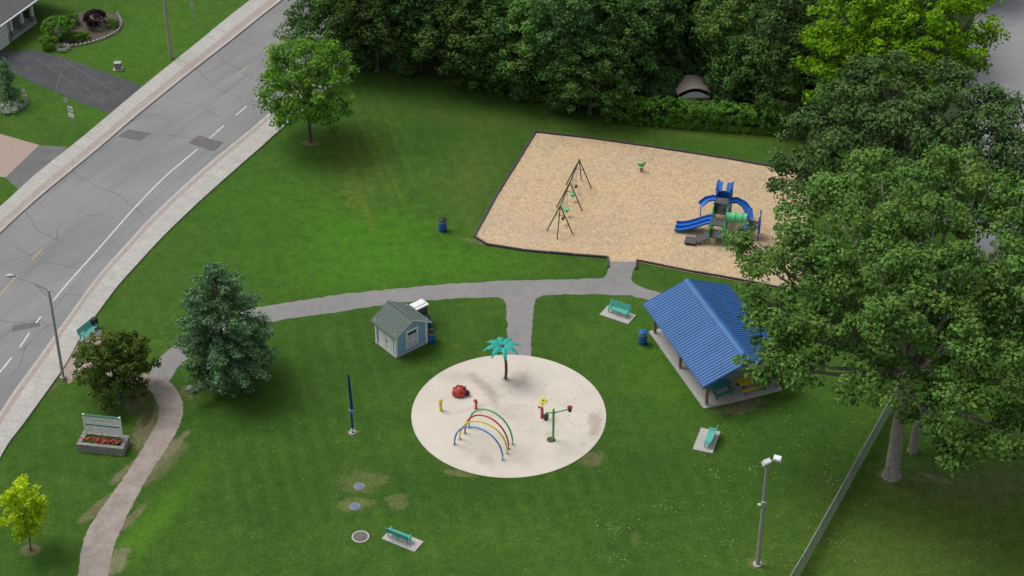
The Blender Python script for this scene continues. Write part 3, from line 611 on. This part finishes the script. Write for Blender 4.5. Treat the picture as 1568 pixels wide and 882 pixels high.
# ---------------------------------------------------------------- lamps / poles
c=P(97,580); b=B('street_lamp',c); b.part('pole'); b.tube([(0,0,0),(0,0,.3),(0,0,8.4)],[.17,.13,.09],STEEL,12); b.part('base'); b.cyl((0,0,.0),(0,0,.25),.24,CONC)
b.part('arm'); b.tube([(0,0,8.1),(-.25,.05,8.5),(-1.1,.2,8.95),(-2.5,.45,9.35)],[.06,.05,.045,.04],STEEL,8); b.tube([(0,0,7.6),(-1.0,.18,8.85)],.025,STEEL,6)
b.part('head'); b.ball((-2.8,.5,9.4),(.42,.18,.12),STEEL,14); b.ball((-2.85,.5,9.32),(.26,.14,.1),WHITE,12); b.done()
b=B('utility_pole',P(262,90)); b.part('pole'); b.tube([(0,0,0),(0,0,5),(0,0,11)],[.17,.15,.12],POLEW,12); b.part('arm'); b.tube([(0,0,9.5),(-1,-.6,10.1),(-2.4,-1.4,10.3)],.05,STEEL); b.part('head'); b.ball((-2.7,-1.6,10.3),(.4,.3,.12),STEEL); b.done()
b=B('floodlight_pole',P(1160,865)); b.part('pole'); b.tube([(0,0,0),(0,0,4.5),(0,0,9.3)],[.17,.14,.11],POLEW,12); b.part('concrete_base'); b.cyl((0,0,0),(0,0,.12),.32,CONC)
b.part('junction_box'); b.box((-.02,-.17,5.7),(.32,.16,.4),STEEL); b.box((-.3,-.1,5.6),(.2,.12,.12),WHITE); b.part('crossarm'); b.tube([(-.35,0,9.2),(.75,.1,9.45)],.05,STEEL)
b.part('floodlights')
for x,z,r in ((-.1,9.35,.5),(.62,9.65,-.4)):
    b.box((x,-.1,z),(.5,.3,.42),WHITE,rx=.5,rz=r); b.box((x-.02*r,-.28,z-.08),(.44,.03,.36),WHITE,rx=.5,rz=r); b.cyl((x,0,z-.35),(x,0,z-.1),.04,STEEL,8)
b.done()
b=B('spray_pole',P(540,663)); b.part('base'); b.cyl((0,0,0),(0,0,.08),.28,CONC,18); b.part('pole'); b.tube([(0,0,.05),(0,0,2),(-.05,0,5.6)],[.09,.07,.03],NAVY); b.part('banner'); b.add([(-.06,-.03,2.2),(.16,-.03,2.3),(.12,-.03,3.4),(.02,-.03,5.5),(-.12,-.03,5.5),(-.1,-.03,3.4)],[(0,1,2,3,4,5)],NAVY); b.box((0,0,2.1),(.3,.25,.22),BLUEA); b.box((0,0,.3),(.22,.22,.2),WHITE); b.done()
def sign(u,v,h,plates):
    b=B('traffic_sign',P(u,v),math.radians(-25)); b.part('post'); b.tube([(0,0,0),(0,0,h)],.035,STEEL,8); b.part('plate')
    for z,w,hh,m in plates: b.box((0,-.05,z),(w,.03,hh),m)
    b.done()
sign(113,201,2.7,((2.4,.5,.5,WHITE),(1.75,.6,.45,WHITE),(2.41,.3,.31,DARK))); sign(297,39,2.6,((2.2,.45,.75,STEEL),)); sign(106,186,2.6,((2.3,.4,.5,STEEL),))
b=B('utility_pedestal',P(181,106)); b.part('box'); b.box((0,0,.35),(.6,.45,.7),STONE); b.part('cap'); b.box((0,0,.73),(.68,.53,.06),STEEL); b.part('pad'); b.box((0,0,.03),(.9,.7,.06),CONC); b.done()
# ---------------------------------------------------------------- park sign
c=P(160,684); rt3=math.radians(-9); b=B('park_sign',c,rt3)
b.part('planter'); 
for z in (.12,.36,.6):
    for x in np.arange(-1.6,1.61,.4): 
        b.box((x,-.7,z),(.385,.3,.225),STONE); b.box((x,.55,z),(.385,.3,.225),STONE)
    for y in (-.3,.15):
        for x in (-1.62,1.62): b.box((x,y,z),(.3,.385,.225),STONE)
b.part('soil'); b.box((0,-.08,.3),(3.0,.95,.6),SOIL)
b.part('posts'); 
for x in (-1.38,1.38): b.box((x,.25,1.5),(.14,.14,2.5),WHITE)
SG=M('sign_green',(.05,.16,.09)); LET=M('sign_lettering',(.42,.48,.45))
b.part('board'); b.box((0,.25,2.25),(2.6,.1,.75),WHITE); b.box((0,.25,1.42),(2.6,.1,.62),WHITE); b.box((0,.25,2.67),(2.9,.2,.06),SG)
b.part('lettering')
for x in np.arange(-.8,.85,.16): 
    if random.random()>.2: b.box((x,.193,2.3),(.08,.012,.11),LET)
b.box((0,.193,1.80),(2.6,.014,.06),SG)
for x in np.arange(-.95,1.0,.13):
    if random.random()>.3: b.box((x,.193,1.5),(.07,.012,.06),LET)
b.done()
L=Leaves()
for i in range(34): L.clump((RN.uniform(-1.4,1.4),RN.uniform(-.5,.0),.78),.15,26,.13,RN.uniform(.1,.9))
place('flower_bed',leafmesh('flowers',L,FLOWP),c,rt3)
L=Leaves()
for i in range(80): L.clump((RN.uniform(-1.4,1.4),RN.uniform(-.5,.35),.68),.16,26,.12,RN.uniform(.2,.7))
place('planter_plants',leafmesh('planter_plants',L,L_HEDGE),c,rt3)
# ---------------------------------------------------------------- splash-pad features
c=P(774,581); b=B('water_palm_tree',c)
b.part('trunk'); 
sp=[Vector((.0+.12*math.sin(t*2.6)-.3*t*t,0,3.15*t)) for t in np.linspace(0,1,12)]
for i in range(11): b.tube([sp[i],sp[i+1]],[.13,.085],BROWN,10)
b.part('base_plate'); b.cyl((0,0,.03),(0,0,.07),.3,STEEL,18); top=sp[-1]
b.part('fronds')
for k in range(8):
    a=k*math.pi/4+.2; dr=Vector((math.cos(a),math.sin(a),0)); nr=Vector((-dr.y,dr.x,0)); vs=[];N_=10
    for i in range(N_+1):
        t=i/N_; q=top+dr*(1.5*t)+Vector((0,0,.42*math.sin(t*2.3)-.5*t*t)); wd=.31*math.sin(math.pi*min(1,.12+.88*t))*(1 if i%2 else .45)+.02
        vs+= [q+nr*wd-Vector((0,0,wd*.35)),q,q-nr*wd-Vector((0,0,wd*.35))]
    b.add(vs,[(3*i,3*i+1,3*i+4,3*i+3) for i in range(N_)]+[(3*i+1,3*i+2,3*i+5,3*i+4) for i in range(N_)],TEALD)
b.ball(tuple(top),.2,BROWN,10); b.done()
b=B('ladybug_sprayer',P(704,604),.3); b.part('shell'); b.ball((0,0,.15),(.62,.56,.64),RED,20,0); b.part('head'); b.ball((.47,-.32,.3),(.24,.22,.22),BLACK,12); b.part('spots')
for a,e in ((.3,.6),(1.4,.5),(2.5,.6),(3.6,.5),(4.7,.6),(5.5,.9),(1.9,1.1),(3.2,1.1)):
    b.ball((.60*math.cos(a)*math.cos(e),.54*math.sin(a)*math.cos(e),.15+.62*math.sin(e)),(.09,.09,.07),BLACK,8)
b.part('stripe'); b.tube([(.57*math.cos(t)*.86,-.5*math.cos(t)*.5,.15+.66*math.sin(t)) for t in np.linspace(.2,2.6,9)],.02,BLACK,6); b.part('feet'); b.cyl((0,0,.03),(0,0,.18),.46,BLACK,18); b.done()
b=B('spray_post',P(675,629)); b.part('post'); b.tube([(0,0,.03),(0,0,.1),(0,0,.85),(0,0,.95)],[.17,.12,.12,.18],YEL,12); b.part('cap'); b.ball((0,0,.98),(.16,.16,.13),YEL); b.done()
b=B('spray_post',P(729,626)); b.part('post'); b.tube([(0,0,.03),(0,0,.1),(0,0,.75)],[.15,.09,.09],RED,12); b.part('nozzle'); b.ball((-.05,-.05,.82),(.16,.16,.12),RED); b.tube([(0,0,.75),(.1,-.15,.7)],.06,DARK); b.done()
b=B('rainbow_arch_sprayer')
for nm,mt,l,r_,h in (('blue_arch',BLUEA,(696,681),(770,705),2.3),('yellow_arch',YEL,(704,673),(777,695),2.3),('red_arch',RED,(712,664),(779,688),2.35),('green_arch',GREENP,(718,655),(785,681),2.4)):
    b.part(nm); p,q=P(*l),P(*r_); b.tube([p.lerp(q,.5-.5*math.cos(t))+Vector((0,0,.03+h*math.sin(t)**.85 if 0<t<3.14 else .03)) for t in np.linspace(0,math.pi,25)],.065,mt,10)
    b.part('flanges'); 
    for e in (p,q): b.cyl((e.x,e.y,.03),(e.x,e.y,.07),.15,STEEL,14)
b.done()
b=B('water_bucket_post',P(847,674)); b.part('post'); b.tube([(0,0,.03),(0,0,2.95)],.09,GREENP,12); b.part('arms'); b.tube([(-.55,-.15,2.75),(0,0,2.6),(1.15,.25,2.75)],.05,GREENP)
b.part('green_bucket'); b.tube([(-.55,-.15,2.05),(-.55,-.15,2.5)],[.13,.22],DARK,14); b.tube([(-.55,-.15,2.5),(-.55,-.15,2.75)],.03,GREENP); b.part('red_bucket'); b.tube([(1.2,.25,2.55),(1.2,.25,2.95)],[.12,.2],DRED,14)
b.part('flange'); b.cyl((-.15,0,.03),(-.15,0,.06),.33,SOIL,20); b.done()
b=B('flower_sprayer',P(830,640)); b.part('post'); b.tube([(0,0,.03),(0,0,1.0)],[.13,.1],RED,12); b.tube([(0,0,1.0),(.05,0,1.6)],.05,YEL); b.part('flower')
for k in range(6): a=k*1.047; b.ball((.08+.2*math.cos(a),.2*math.sin(a),1.65),(.14,.14,.07),YEL,10)
b.ball((.08,0,1.7),.1,GREENP,10); b.part('nozzle'); b.tube([(0,0,.9),(-.3,0,1.1)],.07,RED); b.part('side_spray'); b.tube([(.35,-.2,.03),(.35,-.2,.6)],.07,RED); b.done()
def disc(name,u,v,rings):
    b=B(name,P(u,v))
    for r_,m,h in rings:
        b.part(m.name+'_ring'); b.prism([(r_*math.cos(k*math.pi/14),r_*math.sin(k*math.pi/14)) for k in range(28)],0,h,m)
    b.done()
disc('manhole_cover',552,822,((.62,CONC,.04),(.50,DARK,.045),(.46,PATCHM,.055)))
disc('valve_cover',550,745,((.40,PATH,.03),(.30,COVER,.04))); disc('valve_cover',543,776,((.42,PATH,.03),(.34,COVER,.04)))
# ---------------------------------------------------------------- playground gear
b=B('swing_set'); h=2.75; t0=P(887,245,h); t1=P(858,315,h); ax=(t1-t0).normalized(); pr=Vector((-ax.y,ax.x,0)); 
b.part('top_bar'); b.tube([t0,t1],.055,DARK,8); b.part('legs')
for t in (0,.5,1):
    p=t0.lerp(t1,t); 
    for s_ in (-1,1):
        f=p+pr*s_*1.15; b.tube([p,(f.x,f.y,0)],.05,DARK,8)
    if t!=.5: f=p+ax*(1.1 if t else -1.1); b.tube([p,(f.x,f.y,0)],.045,DARK,8)
    b.part('clamps'); b.ball(tuple(p),.13,GREENP,8); b.tube([p-pr*.4-Vector((0,0,.95)),p+pr*.4-Vector((0,0,.95))],.035,GREENP,6); b.part('legs')
for t,mt in ((.15,BLACK),(.33,LGREEN),(.66,LGREEN),(.84,BLACK)):
    p=t0.lerp(t1,t); b.part('chains')
    for s_ in (-1,1): b.tube([p+ax*s_*.22,p+ax*s_*.22-Vector((0,0,2.0))],.015,STEEL,4)
    b.part('seats'); q=p-Vector((0,0,2.05))
    if mt is LGREEN: b.tube([q-Vector((0,0,.18)),q+Vector((0,0,.12))],[.17,.24],LGREEN,10); 
    else: b.box(tuple(q),(.22,.5,.05),BLACK,rz=math.atan2(pr.y,pr.x))
b.done()
b=B('spring_rider',P(982,263)); b.part('spring'); b.tube([(.13*math.cos(t),.13*math.sin(t),.05+.03*t) for t in np.linspace(0,15,50)],.03,DARK,5); b.part('body'); b.ball((0,0,.72),(.32,.12,.18),GREENP); b.ball((.25,0,.92),(.12,.1,.18),GREENP); b.ball((-.28,0,.8),(.1,.08,.14),LGREEN); b.part('handles'); b.tube([(.2,-.25,.92),(.2,.25,.92)],.03,YEL); b.done()
b=B('play_structure',P(1084,376),math.radians(-13)); b.part('decks')
for x,y,z in [(.6,.75,.75),(.6,2.0,1.15),(.6,3.3,1.55),(.6,4.6,1.55)]: b.box((x,y,z),(1.2,1.2,.09),GREYP)
b.part('posts')
for y,hh in ((.15,1.9),(1.4,2.3),(2.65,2.6),(3.95,3.3),(5.2,3.3)):
    for x in (0,1.2): b.tube([(x,y,0),(x,y,hh)],.06,BLUEP if y>3 else GREENP,8); b.ball((x,y,hh),.08,BLUEP,8)
b.part('rails')
for x in (0,1.2):
    for z in (1.35,1.75): b.tube([(x,.15,z-.2),(x,1.4,z)],.025,GREENP,6)
b.part('canopy')
for x in (0,1.2): b.tube([(x,3.95,3.1),(x,4.25,3.5),(x,4.9,3.5),(x,5.2,3.1)],.05,BLUEP,8)
b.add([(-.1+.55*i,3.85+1.45*j/6,3.1+.42*math.sin(math.pi*j/6)) for j in range(7) for i in range(2)],[(2*j,2*j+1,2*j+3,2*j+2) for j in range(6)],BLUEP)
b.add([(.8+.5*i,3.85+1.45*j/6,3.1+.42*math.sin(math.pi*j/6)) for j in range(7) for i in range(2)],[(2*j,2*j+1,2*j+3,2*j+2) for j in range(6)],BLUEP)
b.part('panels'); b.box((0,4.6,1.95),(.05,1.15,.75),BLUEP); b.box((.6,5.2,1.95),(1.1,.05,.75),BLUEP); b.box((1.2,3.3,1.9),(.05,1.15,.6),BLUEP); b.box((.0,.75,1.05),(.05,1.1,.5),GREENP); b.box((.0,3.3,1.95),(.05,1.1,.7),GREYP)
def slide(pts,wd,mat):
    n=len(pts)
    for k,(o0,o1,z0,z1) in enumerate(((-wd/2,wd/2,0,0),(-wd/2-.05,-wd/2,.24,0),(wd/2,wd/2+.05,0,.24),(-wd/2-.08,-wd/2-.05,.22,.24),(wd/2+.05,wd/2+.08,.24,.22))):
        vs=[]
        for i,p in enumerate(pts):
            d=(Vector(pts[min(i+1,n-1)])-Vector(pts[max(i-1,0)])); d.z=0; d.normalize(); s_=Vector((-d.y,d.x,0)); vs+=[Vector(p)+s_*o0+Vector((0,0,z0)),Vector(p)+s_*o1+Vector((0,0,z1))]
        b.add(vs,[(2*i,2*i+1,2*i+3,2*i+2) for i in range(n-1)],mat,True)
b.part('double_slide')
for dy in (-.3,.35): slide([(0,2.0+dy,1.2),(-.4,2.0+dy,1.15),(-1.2,1.95+dy,.75),(-2.0,1.9+dy,.38),(-2.6,1.88+dy,.2),(-3.1,1.86+dy,.18)],.55,BLUEP)
b.part('curved_slide'); slide([(1.2,4.7,1.6),(1.7,4.9,1.6),(2.3,4.8,1.35),(2.8,4.3,1.05),(2.95,3.6,.75),(2.85,2.9,.45),(2.8,2.3,.25),(2.8,1.9,.2)],.6,BLUEP)
b.part('left_slide'); slide([(0,4.7,1.6),(-.4,4.8,1.6),(-.9,4.7,1.4),(-1.3,4.3,1.1)],.6,BLUEP); b.tube([(-1.3,4.3,0),(-1.3,4.3,1.1)],.05,BLUEP,6)
b.part('tube_slide'); b.tube([(1.2,2.1,1.75),(1.5,2.1,1.75),(3.0,2.2,1.75)],[.42,.42,.42],LGREEN,18); b.tube([(1.9,2.12,1.75),(1.96,2.12,1.75)],.47,GREENP,18); b.tube([(2.5,2.15,1.75),(2.56,2.15,1.75)],.47,GREENP,18)
b.part('tower'); b.box((3.5,2.2,1.25),(1.0,1.1,.09),GREYP); b.box((3.0,2.2,2.1),(.06,1.15,.9),BLUEP) ; b.box((4.0,2.2,1.7),(.06,1.1,.8),BLUEP)
for x in (3.0,4.0):
    for y in (1.65,2.75): b.tube([(x,y,0),(x,y,2.4)],.06,BLUEP,8)
b.part('stairs')
for k in range(4): b.box((-.25-.32*k,.55-.12*k,.62-.16*k),(.34,1.1,.06),GREYP,rz=.25)
b.box((-1.5,.1,.25),(.95,1.0,.1),GREYP); b.box((-1.5,.1,.12),(.85,.9,.2),DARK)
b.part('climber')
for k in range(5): b.tube([(1.25+.12*k,.1,.05),(1.45+.08*k,.5,.9),(1.25,1.2,1.2)],.028,GREENP,6)
b.tube([(1.2+.5*math.cos(t),.9,.75+.5*math.sin(t)) for t in np.linspace(0,6.28,16)],.03,LGREEN,6); b.part('roof_bars')
for x in (0,1.2): b.tube([(x,1.4,2.2),(x,2.0,2.5),(x,2.65,2.4)],.04,GREENP,6)
b.box((.6,3.3,2.5),(1.0,.9,.05),GREYP); b.done()
# ---------------------------------------------------------------- fence
b=B('chain_link_fence'); fl=[P(1205,912).xy,P(1225,880).xy,P(1358,640).xy,P(1395,570).xy,P(1450,470).xy]; hf=1.6
fl=resample(fl,13); b.part('posts')
for p in fl: b.tube([(p.x,p.y,0),(p.x,p.y,hf+.06)],.045,STEEL,8)
b.part('rails')
for p,q in zip(fl,fl[1:]): b.tube([(p.x,p.y,hf),(q.x,q.y,hf)],.035,STEEL,6); b.tube([(p.x,p.y,.08),(q.x,q.y,.08)],.014,STEEL,4)
b.part('mesh'); 
p,q=fl[0],fl[-1]; L_=(q-p).length; dr=(q-p)/L_
def onf(s,z): s=max(0,min(L_,s)); i=min(len(fl)-2,int(s/L_*(len(fl)-1))); t=s/L_*(len(fl)-1)-i; r_=fl[i].lerp(fl[i+1],t); return Vector((r_.x,r_.y,z))
s_=0; vs=[];fs=[]
while s_<L_:
    for sg in (1,-1):
        a=onf(s_,.08 if sg>0 else hf); c_=onf(s_+hf*.9,hf if sg>0 else .08); wv=Vector((dr.x,dr.y,0))*.019; k=len(vs); vs+=[a-wv,a+wv,c_+wv,c_-wv]; fs.append((k,k+1,k+2,k+3))
    s_+=.085
b.add(vs,fs,STEEL); b.done()
# ---------------------------------------------------------------- house, backyard gazebo
c=P(-62,122); e=P(64,30); rt4=math.atan2((e-c).y,(e-c).x); LL=(e-c).length
b=B('brick_house',c,rt4); b.part('walls'); gl=LL*.62
b.box((gl/2,4.5,1.4),(gl,9,2.8),BRICKW); b.box((gl+(16-gl)/2,6,1.4),(16-gl,6.5,2.8),BRICKW)
b.part('garage_door'); 
for x0 in (gl-3.1,gl-6.6,gl-10):
    b.box((x0+1.3,-.02,1.15),(2.8,.08,2.3),WHITE)
    for z in (.6,1.15,1.7): b.box((x0+1.3,-.065,z),(2.7,.02,.03),STEEL)
b.part('stone_trim'); b.box((gl-.2,-.03,.5),(.4,.1,1.0),STONE)
b.part('porch'); b.box((gl+2.2,1.3,.12),(4.3,2.6,.24),CONC)
for x in (gl+.6,gl+2.4,gl+4.1): b.box((x,.3,1.5),(.28,.28,2.5),WHITE); b.box((x,.3,.55),(.45,.45,.7),STONE)
b.part('door'); b.box((gl+1.6,2.72,1.3),(.95,.08,2.1),DARK); b.part('window'); b.box((gl+3.4,2.72,1.6),(1.2,.08,1.1),WHITE); b.box((gl+3.4,2.67,1.6),(1.0,.05,.9),GLASS)
b.part('roof'); x0,x1,y0,y1=-.5,16.5,-.5,9.8
b.add([(x0,y0,2.8),(x1,y0,2.8),(x1,y1,2.8),(x0,y1,2.8),(x0+4.5,4.6,5),(x1-4.5,4.6,5)],[(0,1,5,4),(1,2,5),(2,3,4,5),(3,0,4),(0,3,2,1)],HROOF)
b.part('gutter'); b.box(((x0+x1)/2,y0-.06,2.74),(x1-x0,.12,.14),WHITE); b.box((x1+.06,(y0+y1)/2,2.74),(.12,y1-y0,.14),WHITE); b.done()
b=B('garden_edging')
for l in ([(68,48),(78,66),(100,72),(140,66),(175,52),(186,38),(180,22)],[(0,168),(25,170),(40,160),(36,140)]):
    for p in resample(gline(l),34): b.box((p.x,p.y,.1),(.3,.22,.2),STONE,rz=random.uniform(0,3))
b.done()
b=B('garden_soil'); b.poly([P(u,v,.008) for u,v in [(66,46),(78,66),(100,72),(140,66),(175,52),(186,38),(180,22),(120,18)]],SOIL); b.done()
b=B('backyard_gazebo',P(1058,156),.1); b.part('frame')
for x in (-1.4,1.4):
    for y in (-1.1,1.1): b.box((x,y,.8),(.1,.1,1.6),WOODP)
b.part('canopy'); nv=12; b.add([(x,y,1.6+.6*math.sin(math.pi*j/nv)) for j in range(nv+1) for x,y in ((-1.6+3.2*j/nv,-1.3),(-1.6+3.2*j/nv,1.3))],[(2*j,2*j+1,2*j+3,2*j+2) for j in range(nv)],CANOPY)
b.part('end_panel'); b.add([(-1.6+3.2*j/nv,-1.31,1.15+.7*math.sin(math.pi*j/nv)) for j in range(nv+1)],[tuple(range(nv+1))],WHITE); b.part('lattice'); b.box((0,-1.2,.6),(3.0,.06,1.0),WOODP); b.done()
b=B('rock',P(293,600)); b.ball((0,0,.2),(.45,.35,.4),STONE,10,-.3); b.done()
